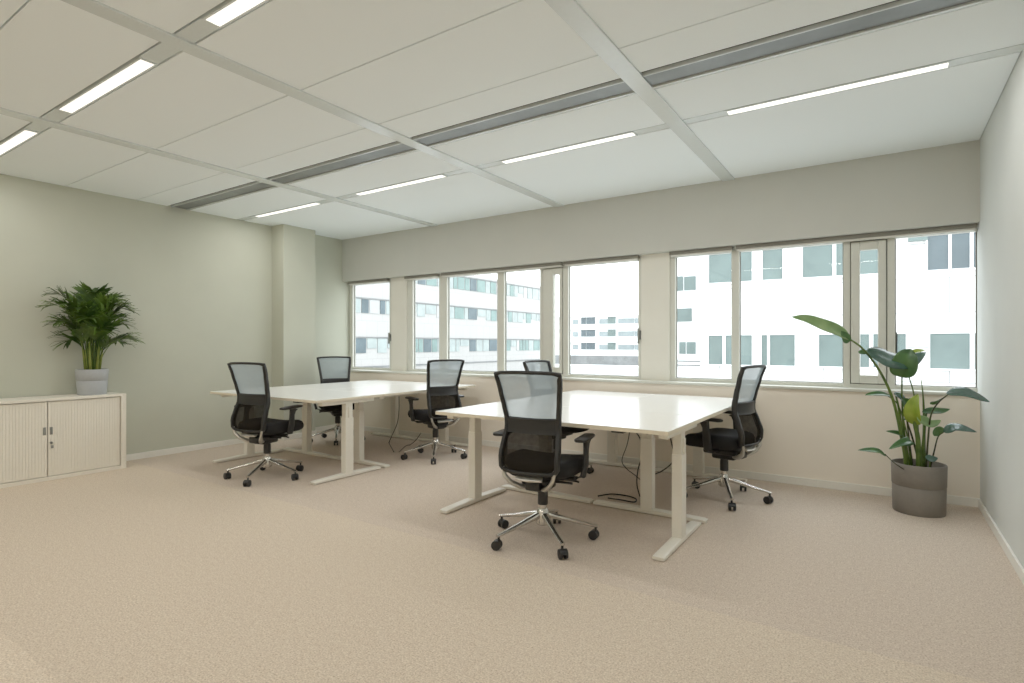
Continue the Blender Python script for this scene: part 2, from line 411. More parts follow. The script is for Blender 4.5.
for x0, x1, lab in ((XL + .03, BARS[0] - .058, 'aluminium slot air diffuser running from the left wall to the first ceiling rail'),
                    (BARS[0] + .058, BARS[1] - .058, 'aluminium slot air diffuser above the left desk group between two ceiling rails'),
                    (BARS[1] + .058, BARS[2] - .058, 'aluminium slot air diffuser in the middle, ending at the broad pale rail'),
                    (BARS[2] + .058, XR - .01, 'aluminium slot air diffuser right of the broad pale rail, reaching the top edge')):
    t = thing('air_diffuser', lab, 'air vent', (0, 0, 0), 0, 'slot air diffusers in the ceiling')
    MB().box(x0, x1, 3.094, 3.118, H + .012, H + .04).build('slot', M['dark'], t)
    MB().box(x0, x1, 3.128, 3.285, H - .002, H + .006, .001, 1).build('plate', M['alu'], t)
    f = MB(); f.box(x0, x1, 3.118, 3.128, H - .010, H + .02); f.box(x0, x1, 3.285, 3.306, H - .012, H + .02)
    f.build('frame', M['rail'], t)
    MB().box(x0, x1, 3.306, 3.333, H + .014, H + .04).build('shadow_gap', M['gasket'], t)

# ------------------------------------------------------------------ desks
def make_desk(name, w, d, label, flip=1):
    """sit-stand desk, long side along local x, centred; floor at z=0"""
    t = thing(name, label, 'desk', (0, 0, 0), 0, 'white sit-stand desks')
    top = MB(); top.box(-w / 2, w / 2, -d / 2, d / 2, .7305, .755, .003)
    MB().box(-w / 2, w / 2, -d / 2, d / 2, .732, .7555, .003).build('tabletop', M['table'], t)
    e = MB()
    z0, z1 = .7300, .7522
    e.box(-w / 2 - .001, w / 2 + .001, -d / 2 - .001, -d / 2 + .004, z0, z1); e.box(-w / 2 - .001, w / 2 + .001, d / 2 - .004, d / 2 + .001, z0, z1)
    e.box(-w / 2 - .001, -w / 2 + .004, -d / 2, d / 2, z0, z1); e.box(w / 2 - .004, w / 2 + .001, -d / 2, d / 2, z0, z1)
    top.bm.free()
    e.build('edge_band', M['table_edge'], t)
    lx = w / 2 - .062
    for s in (-1, 1):
        g = MB()
        g.box(s * lx - .034, s * lx + .034, -.047, .047, .03, .56, .006)
        g.box(s * lx - .028, s * lx + .028, -.041, .041, .55, .70, .004)
        g.box(s * lx + s * .028, s * lx + s * .040, -.014, .014, .56, .66, .003)
        lo = g.build('leg', M['desk_metal'], t)
        f = MB(); L = d / 2 - .01
        f.sweep([V((s * lx, -L, .014)), V((s * lx, -L + .02, .017)), V((s * lx, -.1, .021)), V((s * lx, .1, .021)), V((s * lx, L - .02, .017)), V((s * lx, L, .014))],
                [.036] * 6, [.010, .013, .018, .018, .013, .010], (0, 0, 1), False, 12, 6)
        f.build('foot', M['desk_metal'], lo, 35)
        for yy in (-L + .04, L - .04): MB().lathe([(.018, 0), (.018, .006)], (s * lx, yy, 0), 14).build('foot_pad', M['black'], lo)
        k = MB(); k.box(s * lx - .03, s * lx + .03, -d / 2 + .09, d / 2 - .09, .692, .7315, .006)
        k.build('side_bracket', M['desk_metal'], t)
    c = MB(); c.box(-lx, lx, -.11, -.07, .70, .73, .003); c.box(-lx, lx, .07, .11, .70, .73, .003)
    c.build('crossbeam', M['desk_metal'], t)
    c = MB(); c.box(-w / 4, w / 4, .16, .30, .64, .645); c.box(-w / 4, w / 4, .16, .165, .645, .73); c.box(-w / 4, w / 4, .295, .30, .645, .70)
    c.build('cable_tray', M['desk_metal'], t)
    c = MB(); c.box(w / 2 - .36, w / 2 - .28, -d / 2 + .02, -d / 2 + .09, .715, .7315, .004)
    c.build('height_control', M['black'], t)
    return t
WD, DD, SD = 1.75, .80, .873
R0, L0 = -2.766, -5.915
DY = 3.13
front = make_desk('sit_stand_desk', WD, DD, 'white sit-stand desk with the mesh chair pushed at its front, nearest of the right group')
front.location = (R0 + WD / 2, DY + DD / 2, 0)
dup(front, (L0 + WD / 2, DY + DD / 2, 0), 0, 'white sit-stand desk nearest the camera in the left group, by the cabinet side')
SW = 1.50
side = make_desk('sit_stand_desk', SW, SD, 'white sit-stand desk by the windows with the side-on chair at its right')
sy = DY + DD + .004 + SW / 2
side.location = (R0 + WD - SD / 2, sy, 0); side.rotation_euler = (0, 0, pi / 2)
dup(side, (R0 + SD / 2, sy, 0), -pi / 2, 'white sit-stand desk by the windows behind the nearest chair, in the right group')
dup(side, (L0 + WD - SD / 2, sy, 0), pi / 2, 'white sit-stand desk by the windows in the left group, beside the middle chair')
dup(side, (L0 + SD / 2, sy, 0), -pi / 2, 'white sit-stand desk by the corner pier in the left group, farthest from the camera')

# ------------------------------------------------------------------ office chair (faces local +y)
def prof(z):
    P = [(.455, -.205), (.50, -.216), (.56, -.218), (.64, -.190), (.72, -.160), (.78, -.158), (.86, -.176), (.97, -.205), (1.095, -.245)]
    for (a, ya), (c, yc) in zip(P, P[1:]):
        if z <= c:
            t = (z - a) / (c - a); t = t * t * (3 - 2 * t) * .5 + t * .5
            return ya + (yc - ya) * t
    return P[-1][1]
def wid(z):
    P = [(.455, .30), (.50, .37), (.60, .375), (.74, .345), (.80, .35), (1.095, .43)]
    for (a, ya), (c, yc) in zip(P, P[1:]):
        if z <= c: return ya + (yc - ya) * (z - a) / (c - a)
    return P[-1][1]
def S(u, z): return V((u * wid(z) / 2, prof(z) - .035 * (1 - u * u), z))
def make_chair(label):
    t = thing('office_chair', label, 'office chair', (0, 0, 0), 0, 'black mesh-back office chairs at the desks')
    # base
    b = MB(); b.lathe([(.034, .095), (.044, .105), (.046, .165), (.036, .19), (.030, .20)], n=24)
    for k in range(5):
        a = 2 * pi * k / 5 + .3; d = V((cos(a), sin(a), 0))
        pts = [d * .035 + V((0, 0, .158)), d * .12 + V((0, 0, .139)), d * .22 + V((0, 0, .114)), d * .31 + V((0, 0, .094)), d * .350 + V((0, 0, .085))]
        b.sweep(pts, [.022, .020, .017, .015, .013], [.020, .016, .012, .010, .009], (0, 0, 1), False, 10, 2.6)
    b.build('star_base', M['chrome'], t, 40)
    for k in range(5):
        a = 2 * pi * k / 5 + .3; d = V((cos(a), sin(a), 0)); c = d * .338
        a2 = a + 1.1 + k * .9; ax = V((cos(a2), sin(a2), 0)); fw = V((-ax.y, ax.x, 0)); c2 = c + fw * .012
        q = MB(); q.tube([c + V((0, 0, .05)), c + V((0, 0, .09))], .008)
        for s in (-1, 1):
            p0 = c2 + ax * s * .008 + V((0, 0, .03)); p1 = c2 + ax * s * .027 + V((0, 0, .03))
            m = p1 - p0
            q.tube([p0, p0 + m * .08, p0 + m * .85, p1], [.024, .0295, .0295, .022], 20)
        hood = [[c2 + ax * sx * .011 + fw * cos(th) * .026 + V((0, 0, .033 + sin(th) * .026)) for th in [pi * i / 8 for i in range(9)]] for sx in (-1, 1)]
        q.rings(hood, False, False, False)
        q.build('caster', M['black'], t, 35)
    g = MB(); g.lathe([(.024, .19), (.024, .29), (.021, .30)], n=20); g.build('gas_lift_column', M['chrome'], t, 40)
    g = MB(); g.lathe([(.031, .225), (.033, .23), (.033, .30), (.030, .315), (.026, .34)], n=20); g.build('gas_lift_sleeve', M['black'], t, 40)
    # mechanism + silver bracket to the back
    g = MB(); g.box(-.095, .095, -.13, .14, .365, .415, .018, 3); g.box(-.065, .065, -.11, .08, .325, .385, .018, 3); g.box(-.05, .05, -.17, -.08, .345, .40, .012)
    g.tube([V((.08, .03, .39)), V((.20, .03, .39)), V((.235, .03, .385))], .007); g.tube([V((.08, -.05, .39)), V((.22, -.05, .392))], .008)
    g.build('tilt_mechanism', M['black'], t, 40)
    g = MB()
    for s in (-1, 1):
        g.sweep([V((s * .045, -.10, .352)), V((s * .085, -.15, .362)), V((s * .13, -.198, .395)), V((s * .162, -.222, .44)), V((s * .174, -.224, .495))], [.020, .020, .018, .015, .011], [.014, .014, .012, .010, .008], (0, -.6, 1), False, 10, 2.6)
    g.sweep([V((-.085, -.205, .432)), V((0, -.222, .430)), V((.085, -.205, .432))], .022, .009, (0, -.5, 1), False, 10, 3)
    g.build('back_bracket', M['alu_dull'], t, 50)
    # seat
    n = 48
    def ring(k, z, dz):
        out = []
        for i in range(n):
            a = 2 * pi * i / n; c, s_ = cos(a), sin(a)
            x = .25 * k * math.copysign(abs(c) ** (2 / 3.6), c); y = .25 * k * math.copysign(abs(s_) ** (2 / 3.6), s_)
            wx = 1 - .10 * max(0, -(y / .25))
            yy = y + .045
            zz = z - dz * max(0, (yy - .12) / .17) ** 2 * .045 + dz * .018 * abs(x / .25) ** 2
            out.append(V((x * wx, yy, zz)))
        return out
    s = MB(); s.rings([ring(.55, .405, 0), ring(.86, .412, .3), ring(.96, .430, .6), ring(1.0, .455, 1), ring(1.0, .480, 1), ring(.97, .500, 1), ring(.88, .512, 1), ring(.6, .514, 1), ring(.2, .510, .8)])
    s.build('seat', M['fabric'], t, 60).location.z = .012
    # back frame: closed outline with a cross bar
    u1 = 1.0
    pts = []
    zs = [.475 + i * (1.069 - .475) / 22 for i in range(23)]
    for z in zs: pts.append(S(-1, z))
    for i in range(1, 12): u = -1 + 2 * i / 12; pts.append(S(u * .96, 1.076 + .006 * (1 - u * u)))
    for z in reversed(zs): pts.append(S(1, z))
    for i in range(1, 12): u = 1 - 2 * i / 12; pts.append(S(u * .96, .468))
    A = []; B = []
    for p in pts:
        tt = (p.z - .47) / .6
        side = abs(p.x) > wid(min(max(p.z, .456), 1.094)) * .47
        A.append(.015 if side else .011); B.append((.024 - .012 * max(0, tt - .4)) if side else .010)
    f = MB(); f.sweep(pts, A, B, (0, 1, 0), True, 10, 3)
    f.build('back_frame', M['back_black'], t, 50)
    def sheet(z0, z1, off, u=.95, nz=14, nu=12):
        return [[S(-u + 2 * u * j / nu, z0 + (z1 - z0) * i / nz) + V((0, off, 0)) for j in range(nu + 1)] for i in range(nz + 1)]
    MB().grid(sheet(.80, 1.072, 0)).build('back_mesh', M['mesh'], t, 180)
    lo = MB().grid(sheet(.475, .80, 0)).build('lower_back_mesh', M['mesh_low'], t, 180)
    # lumbar pad: dark band behind the mesh
    r1 = sheet(.705, .795, -.016, .93, 6, 14); r2 = sheet(.70, .80, .010, .95, 6, 14)
    p = MB(); p.grid(r1); p.grid(r2)
    v = [list(x) for x in (r1, r2)]
    for a, c in ((r1[0], r2[0]), (r1[-1], r2[-1])): p.grid([a, c])
    p.grid([[q[0] for q in r1], [q[0] for q in r2]]); p.grid([[q[-1] for q in r1], [q[-1] for q in r2]])
    bmesh.ops.remove_doubles(p.bm, verts=p.bm.verts[:], dist=.0005)
    p.build('lumbar_pad', M['back_black'], t, 50)
    # arms
    for s in (-1, 1):
        a = MB()
        a.sweep([V((s * .13, .01, .408)), V((s * .22, .01, .41)), V((s * .268, .01, .43)), V((s * .285, .012, .50)), V((s * .285, .02, .60)), V((s * .284, .03, .638)), V((s * .282, .035, .657))],
                [.030, .030, .032, .032, .028, .034, .055], [.011, .012, .015, .014, .013, .014, .016], (s * 1, 0, .35), False, 12, 3)
        ao = a.build('armrest', M['black'], t, 50)
        pad = MB(); P = [V((s * .282, -.105, .665)), V((s * .282, -.085, .666)), V((s * .28, .02, .668)), V((s * .272, .12, .670)), V((s * .266, .150, .668))]
        pad.sweep(P, [.026, .038, .042, .038, .024], [.009, .013, .014, .013, .009], (0, 0, 1), False, 14, 3)
        pad.build('arm_pad', M['black'], ao, 50)
    return t
CH = [(-1.82, 3.09, 97, 32, 'nearest mesh-back office chair, seen from behind at the front of the right desks'),
      (-1.076, 4.73, 169, 4, 'office chair at the right desk group seen from its side, by the potted plant'),
      (-2.67, 4.80, -4, 20, 'office chair mostly hidden behind the nearest chair, only its top shows'),
      (-4.83, 3.09, 101, 12, 'office chair standing closest to the white cabinet, at the front of the left desks'),
      (-4.12, 4.66, 160, 20, 'office chair between the two desk groups, its back to the camera right'),
      (-5.90, 4.77, -28, 30, 'office chair in front of the corner pier, facing the camera across the left desks')]
c0 = make_chair(CH[0][4])
def spin(ch, deg):
    """turn the swivel base under the seat"""
    for p in ch.children:
        if p.name.split('.')[0] in ('star_base', 'caster'): p.rotation_euler.z = radians(deg) - ch.rotation_euler.z - .3
for i, (x, y, a, k, lab) in enumerate(CH):
    rz = radians(a - 90)
    if i == 0: c = c0; c0.location = (x, y, 0); c0.rotation_euler = (0, 0, rz)
    else: c = dup(c0, (x, y, 0), rz, lab)
    spin(c, k)

# ------------------------------------------------------------------ cables
def cable(pts, label, r=.0055):
    q = MB(); q.tube([V((p.x, p.y, max(p.z, r + .002))) for p in spline(pts, 8)], r, 8)
    tag(q.build('cable', M['cable'], None, 180), label, 'cable', 'cables hanging under the desks')
Y1 = 4.35
g = lambda px, py, y: at_y(px, py, y)
def fl(px, py):
    d = FWD + RGT * ((px - CX) / FPX) + V((0, 0, (HY - py) / FPX)); t = (.008 - CAMZ) / d.z
    return V((0, 0, CAMZ)) + d * t
cable([g(633, 428, Y1), g(636, 432, Y1), g(641, 441, Y1), g(642, 455, Y1), g(638, 470, Y1), g(637, 485, Y1), g(641, 500, Y1) , fl(642, 507)], 'black cable looping straight down to the carpet beside the desk leg, right group')
cable([g(630, 430, Y1 + .1), g(627, 445, Y1 + .1), g(622, 460, Y1 + .1), g(626, 468, Y1 + .1), g(636, 476, Y1 + .05), g(643, 482, Y1)], 'thin black cable sagging in a bend left of the longer one, right group', .004)
cable([fl(598, 496), fl(612, 494), fl(628, 496), fl(636, 499), fl(634, 502), fl(622, 500), fl(608, 498)], 'black cable lying in flat loops on the carpet under the right desks')
cable([g(669, 431, 4.2), g(672, 445, 4.2), g(675, 457, 4.2), g(671, 464, 4.2), g(662, 471, 4.2), g(655, 474, 4.25)], 'black cable curving out behind the front right desk leg', .005)
cable([g(399, 396, 5.0), g(399, 410, 5.0), g(397, 424, 5.0), g(390, 440, 5.0), g(389, 447, 5.0), fl(394, 452)], 'thin dark cable curving down beside the middle chair, left desk group', .0045)
cable([g(421, 433, 5.0), g(415, 441, 5.0), g(407, 447, 5.0), fl(399, 452)], 'short dark cable end rising from the carpet under the left desks', .0045)

# ------------------------------------------------------------------ tambour cabinet
cx0, cx1, cy0, cy1, ch = -6.742, -6.365, 1.255, 2.525, .755
t = thing('tambour_cabinet', 'low white tambour-door cabinet against the left wall, carrying the palm', 'cabinet', (cx1, (cy0 + cy1) / 2, 0))
ox, oy = cx1, (cy0 + cy1) / 2
def cb(m, x0, x1, y0, y1, z0, z1, bv=.002): m.box(x0 - ox, x1 - ox, y0 - oy, y1 - oy, z0, z1, bv)
m = MB()
cb(m, cx0, cx1, cy0, cy1, ch - .025, ch); cb(m, cx0, cx1, cy0, cy0 + .045, 0, ch - .025); cb(m, cx0, cx1, cy1 - .045, cy1, 0, ch - .025)
cb(m, cx0, cx1 - .004, cy0 + .045, cy1 - .045, 0, .035); cb(m, cx0, cx0 + .02, cy0 + .045, cy1 - .045, .035, ch - .025)
m.build('carcass', M['cab'], t)
ym = 1.893
for y0, y1 in ((cy0 + .052, ym - .003), (ym + .003, cy1 - .052)):
    d = MB(); nsl = 26; w = (y1 - y0) / nsl
    for i in range(nsl):
        cb(d, cx1 - .030, cx1 - .016, y0 + i * w + .0003, y0 + (i + 1) * w - .0003, .04, ch - .032, .0016)
    do = d.build('door', M['cab'], t)
    s = 1 if y0 > 1.7 else -1
    yc = (y0 + .022) if s > 0 else (y1 - .022)
    hd = MB(); cb(hd, cx1 - .018, cx1 - .008, yc - .007, yc + .007, .43, .48, .003); cb(hd, cx1 - .0185, cx1 - .012, yc - .011, yc + .011, .42, .49, .002)
    hd.build('handle', M['metal_grey'], do)
    if s > 0:
        lk = MB(); lk.tube([V((cx1 - .018 - ox, yc - oy, .345)), V((cx1 - .004 - ox, yc - oy, .345))], .011, 16); cb(lk, cx1 - .006, cx1 + .012, yc - .002, yc + .002, .337, .353, 0)
        cb(lk, cx1 - .002, cx1 + .004, yc - .006, yc + .012, .295, .322, .001)
        lk.build('lock', M['metal_grey'], do, 40)

# ------------------------------------------------------------------ pots
def pot(root, r0, r1, h, m, groove):
    b = MB(); gz = h * groove
    b.lathe([(r0 * .97, 0), (r0, .006), (r0 + (r1 - r0) * groove - .001, gz - .006), (r0 + (r1 - r0) * groove - .006, gz), (r0 + (r1 - r0) * groove + .001, gz + .006), (r1, h - .006), (r1 - .004, h), (r1 - .012, h), (r1 - .016, h - .05), (r1 - .02, h - .06)], cap1=False, n=56)
    b.build('pot', m, root, 50)
    s = MB(); s.lathe([(r1 - .018, h - .045), (r1 * .5, h - .035), (.01, h - .03)], n=32, cap0=True); s.build('soil', M['soil'], root, 60)

# ------------------------------------------------------------------ palm on the cabinet
px_, py_, pz_ = -6.545, 2.295, .755
palm = thing('potted_palm', 'bushy green palm in a blue-grey pot standing on the white cabinet', 'plant', (px_, py_, pz_))
pot(palm, .118, .136, .25, M['pot_blue'], .55)
def lim(p):
    """keep fronds clear of the wall behind"""
    x = p.x
    if x < -.02: x = -.02 + (x + .02) * .32
    return V((max(x, -.195), p.y, p.z))
def frond(base, d, hgt, reach, droop, mname, nl, ll):
    d = V((d[0], d[1], 0)).normalized(); up = V((0, 0, 1))
    P = bez(base, base + up * hgt * .55 + d * reach * .06, base + up * hgt * 1.02 + d * reach * .45, base + up * (hgt - droop) + d * reach, 20)
    b = MB(); b.tube([lim(q) for q in P], [.006 - .005 * i / 20 for i in range(21)], 6)
    for i in range(nl):
        f = .46 + .54 * i / (nl - 1); k = f * 20; i0 = min(int(k), 19); q = P[i0].lerp(P[i0 + 1], k - i0)
        tn = (P[i0 + 1] - P[i0]).normalized()
        sd = tn.cross(up);  sd = sd.normalized() if sd.length > .05 else V((-d.y, d.x, 0))
        nm = sd.cross(tn).normalized()
        L = ll * (.55 + .45 * sin(pi * min(1, (f - .42) / .58 * .85 + .2))) * random.uniform(.85, 1.12)
        for s in (-1, 1):
            dr = (tn * random.uniform(.75, 1.1) + sd * s * random.uniform(.55, .85) + nm * random.uniform(.0, .3)).normalized()
            pts = []
            for j in range(5):
                a = j / 4
                pts.append(q + dr * L * a - up * L * .30 * a * a * random.uniform(.5, 1.2))
            ws = [.0035, .0115, .0130, .0090, .0008]
            wv = dr.cross(nm); wv = wv.normalized() if wv.length > .01 else sd
            rows_ = [[lim(p + wv * w_), lim(p + nm * -.0025), lim(p - wv * w_)] for p, w_ in zip(pts, ws)]
            b.grid(rows_)
    return b.build('frond', M[mname], palm, 180)
NF = 28
for i in range(NF):
    a = 2.399963 * i + .4
    base = V((cos(a) * .045, sin(a) * .05, .215))
    k = i / NF
    dx, dy = cos(a), sin(a)
    if k < .35: hgt, reach, dp = random.uniform(.68, .80), random.uniform(.10, .26), random.uniform(-.02, .03)
    elif k < .75: hgt, reach, dp = random.uniform(.52, .70), random.uniform(.17, .29), random.uniform(.0, .06)
    else: hgt, reach, dp = random.uniform(.28, .48), random.uniform(.17, .28), random.uniform(.02, .09)
    frond(base, (dx * .8, dy), hgt, reach, dp, 'palm_light' if i % 4 == 0 else 'palm', 13, .25)
for i in range(13):
    a = 2.4 * i; r = .02 + .035 * (i % 3) / 2
    p0 = V((cos(a) * r, sin(a) * r, .205)); p1 = p0 + V((cos(a) * .03, sin(a) * .035, random.uniform(.24, .36)))
    MB().tube([p0, (p0 + p1) / 2 + V((0, 0, .01)), p1], [.013, .011, .006], 8).build('stem', M['palm_stem'], palm, 180)

# ------------------------------------------------------------------ strelitzia by the windows
SX, SY = .222, 5.155
plant = thing('potted_strelitzia', 'tall broad-leaved plant in a taupe-grey pot in the right corner', 'plant', (SX, SY, 0))
pot(plant, .163, .172, .365, M['pot_taupe'], .55)
T0 = SX * FWD.x + SY * FWD.y
O = V((SX, SY, 0))
def st(px, py, dd=0.0): return at(px, py, T0 + dd) - O
def stem(pts, r0, r1, m='strel_stem'):
    P = spline(pts, 7); nP = len(P)
    return MB().tube(P, [r0 + (r1 - r0) * i / (nP - 1) for i in range(nP)], 9).build('stem', M[m], plant, 180)
def leaf(par, mid, w, nrm, m, fold=.25, cup=0.0, shape=.45, wave=.0):
    P = spline(mid, 6); n = len(P) - 1; nrm = V(nrm).normalized(); rows_ = []
    for i, p in enumerate(P):
        f = i / n
        t_ = (P[min(i + 1, n)] - P[max(i - 1, 0)]).normalized()
        sd = t_.cross(nrm).normalized(); nn = sd.cross(t_).normalized()
        ww = w * max(.012, (sin(pi * f ** (shape * 1.35 + .15)) ** .75 if f < 1 else 0))
        row = []
        for j in range(-4, 5):
            u = j / 4
            row.append(p + sd * ww * u * cos(fold * .8) + nn * (ww * abs(u) * sin(fold) + cup * u * u * ww + wave * ww * sin(9 * f + 2 * u) * abs(u)))
        rows_.append(row)
    b = MB(); b.grid(rows_)
    o = b.build('leaf', M[m], par, 180)
    s = o.modifiers.new('thickness', 'SOLIDIFY'); s.thickness = .0022
    return o
toC = -FWD
# 1 tall arching stem with a long upright-edged leaf pointing left
s1 = stem([st(907, 468), st(902, 440, -.02), st(893, 400, -.05), st(879, 370, -.08), st(862, 348, -.1), st(846, 337, -.12)], .013, .006)
leaf(s1, [st(850, 339, -.12), st(838, 331, -.13), st(822, 325, -.16), st(806, 319, -.18), st(792, 317, -.2)], .050, toC + V((.1, 0, .45)), 'strel_grey', .15, .1, .42)
leaf(s1, [st(848, 343, -.12), st(845, 337, -.13), st(841, 331, -.14)], .035, toC, 'strel', .3)
# 2 broad cup-like leaf in the middle
s2 = stem([st(910, 468, .02), st(904, 430, .03), st(902, 400, .03), st(902, 372, .02)], .008, .005)
leaf(s2, [st(866, 352, -.05), st(878, 354, -.06), st(892, 359, -.07), st(908, 360, -.05), st(926, 352, .0)], .10, toC * .7 + V((0, 0, .75)), 'strel_dark', .25, -.3, .5)
leaf(s2, [st(900, 377, -.05), st(903, 368, -.09), st(907, 357, -.11), st(911, 349, -.1)], .085, (.1, -.85, .35), 'strel', .3, .15)
leaf(s2, [st(858, 352, -.02), st(864, 352, -.03), st(874, 353, -.04)], .018, toC, 'strel', .2)
leaf(s2, [st(908, 358, .03), st(916, 352, .03), st(925, 350, .02)], .03, (0, -.6, 1), 'strel_lime', .3)
s3 = stem([st(917, 468, .04), st(918, 430, .05), st(914, 395, .05), st(908, 374, .02)], .007, .004)
# 3 upper right leaf
s4 = stem([st(926, 468, -.05), st(928, 440, -.1), st(931, 415, -.2), st(939, 402, -.3), st(950, 393, -.38)], .007, .004, 'strel_twig')
leaf(s4, [st(946, 393, -.38), st(956, 391, -.42), st(968, 392, -.46), st(980, 397, -.48), st(990, 402, -.5)], .058, toC * .6 + V((0, 0, .85)), 'strel_dark', .12, -.15)
leaf(s4, [st(930, 404, -.2), st(936, 401, -.24), st(942, 398, -.3)], .02, toC, 'strel', .3)
# 4 lower right leaf
s5 = stem([st(930, 468, -.04), st(934, 452, -.06), st(938, 437, -.1), st(944, 432, -.14)], .006, .0035, 'strel_twig')
leaf(s5, [st(934, 436, -.1), st(938, 430, -.11), st(946, 430, -.14)], .034, toC, 'strel', .3)
leaf(s5, [st(943, 432, -.14), st(953, 427, -.18), st(964, 428, -.22), st(977, 432, -.25)], .046, toC * .6 + V((0, 0, .85)), 'strel_dark', .1, -.12)
# 5 left small leaf
s6 = stem([st(912, 468, .04), st(906, 430, .02), st(898, 405, 0), st(888, 396, -.03)], .006, .0035)
leaf(s6, [st(891, 396, -.03), st(882, 394, -.05), st(873, 394, -.06), st(865, 395, -.07)], .024, toC * .75 + V((0, 0, .8)), 'strel', .3)
# 6 low leaf sticking out left
s7 = stem([st(905, 470, -.06), st(897, 465, -.08), st(890, 459, -.1), st(885, 454, -.12)], .004, .003, 'strel_twig')
leaf(s7, [st(886, 456, -.12), st(878, 451, -.14), st(868, 450, -.16), st(858, 450, -.17)], .024, toC * .75 + V((0, 0, .8)), 'strel', .25)
# 7 bright upright leaf
s8 = stem([st(919, 470, -.04), st(918, 440, -.06), st(915, 425, -.07), st(914, 416, -.08)], .019, .010, 'strel_stem')
leaf(s8, [st(917, 425, -.08), st(914, 415, -.1), st(914, 405, -.1), st(918, 394, -.09)], .058, (-.5, -.9, .1), 'strel_lime', .3, .2, .42)
# 8 leaves to the right of the centre
s9 = stem([st(921, 470, .0), st(924, 435, -.01), st(926, 415, -.03), st(930, 411, -.05)], .012, .005)
leaf(s9, [st(922, 412, -.04), st(932, 411, -.06), st(941, 411, -.08), st(950, 409, -.1)], .03, toC * .8 + V((0, 0, .7)), 'strel', .3)
leaf(s9, [st(917, 416, -.12), st(924, 421, -.14), st(932, 424, -.15), st(941, 420, -.16)], .042, (0, -.7, .7), 'strel_grey', .25, 0, .5)
# 9 two leaves on the left, low
s10 = stem([st(908, 470, -.03), st(906, 455, -.05), st(905, 444, -.07)], .006, .004)
leaf(s10, [st(906, 446, -.07), st(900, 442, -.09), st(915, 442, -.1)][:1] + [st(910, 441, -.08), st(900, 444, -.1), st(889, 449, -.12)], .036, (0, -.7, .7), 'strel', .3)
leaf(s10, [st(904, 436, -.02), st(897, 433, -.03), st(886, 431, -.05)], .02, toC * .8 + V((0, 0, .7)), 'strel', .3)
# 10 hanging leaf left of centre
s11 = stem([st(913, 470, .06), st(908, 430, .06), st(905, 405, .05), st(901, 397, .03)], .006, .004, 'strel_twig')
leaf(s11, [st(894, 394, .0), st(900, 397, .02), st(906, 403, .03), st(912, 398, .04)], .04, toC * .8 + V((0, 0, .7)), 'strel_dark', .2)
leaf(s11, [st(903, 398, .0), st(908, 406, -.01), st(909, 414, -.02), st(904, 420, -.02)], .048, toC, 'strel', .3, .1)
# 11 spear and a small shoot, thick sheaths
stem([st(924, 470, .02), st(924, 420, .02), st(923, 395, .02), st(921, 379, .02)], .012, .002)
s12 = stem([st(929, 470, -.08), st(930, 462, -.09), st(931, 458, -.1)], .005, .003)
leaf(s12, [st(925, 457, -.1), st(931, 459, -.11), st(938, 458, -.12)], .03, toC * .8 + V((0, 0, .7)), 'strel_dark', .3)
stem([st(906, 470, .03), st(903, 440, .03), st(899, 410, .02), st(896, 396, .01)], .011, .006)
stem([st(921, 470, .05), st(913, 440, .06), st(908, 424, .05), st(906, 414, .04)], .008, .004, 'strel_twig')

# ------------------------------------------------------------------ outside
gr = MB().box(-90, 40, 5.9, 160, -3.4, -3.2).build('outside_ground', M['ground']); gr['kind'] = 'structure'
Yr = 23.0
bR = thing('office_building', 'white panelled office block with large teal windows, seen through the right windows', 'building', (0, Yr, 0))
MB().box(-6.15, 16, 0, 9, -3.2, 9).build('facade', M['facade'], bR)
def win(x0, x1, z0, z1, m='teal', ledge=True):
    f = MB(); f.box(x0 - .05, x1 + .05, -.10, .02, z0 - .06, z0); f.box(x0 - .05, x0, -.10, .02, z0, z1); f.box(x1, x1 + .05, -.10, .02, z0, z1); f.box(x0 - .05, x1 + .05, -.10, .02, z1, z1 + .05)
    fo = f.build('window', M['ext_white'], bR)
    MB().box(x0, x1, -.05, .01, z0, z1).build('pane', M[m], fo)
for x0, x1 in ((-5.80, -4.19), (-3.81, -3.12), (-2.45, -1.50), (-1.39, -.09), (1.23, 1.77), (1.85, 2.31), (2.40, 3.3), (4.4, 5.6), (6.6, 7.8), (9, 10.2)):
    win(x0, x1, 3.70, 4.86, 'teal' if x0 < 1 else 'teal_dark')
for x0, x1 in ((-5.81, -5.27), (-5.16, -4.19), (-3.85, -3.65), (-3.56, -2.71), (-1.93, -1.11), (-.66, -.40), (-.28, .35), (.40, .64), (1.29, 2.31), (2.42, 3.3), (4.4, 5.6), (6.6, 7.8), (9, 10.2)):
    win(x0, x1, .46, 1.61)
MB().box(.70, 1.23, -.12, .02, 4.70, 4.82).build('awning', M['teal'], bR)
bS = thing('building_wing', 'white wing with small windows, set back left of the teal-window block', 'building', (0, 45, 0))
MB().box(-14.6, -11, 0, 4, -3.2, 9.2).build('facade', M['facade_mid'], bS)
for x0, x1, z0, z1 in ((-14.0, -13.4, 5.6, 6.75), (-13.3, -12.4, 5.6, 6.7), (-14.0, -12.7, 3.1, 4.15), (-11.9, -11.65, 3.1, 4.15), (-13.7, -13.2, .5, 1.45), (-13.1, -12.4, .5, 1.45)):
    MB().box(x0, x1, -.08, .02, z0, z1).build('window', M['teal'], bS)
for z in (-.45, -.12): MB().box(-14, -11.4, -.1, .02, z, z + .08).build('ledge', M['roof_grey'], bS)
Xl = -37.0
bL = thing('office_block', 'long white ribbed office block with three window bands, seen through the left windows', 'building', (Xl, 0, 0))
MB().box(-12, 0, 15, 63.4, -3.2, 8.75).build('facade', M['facade_left'], bL)
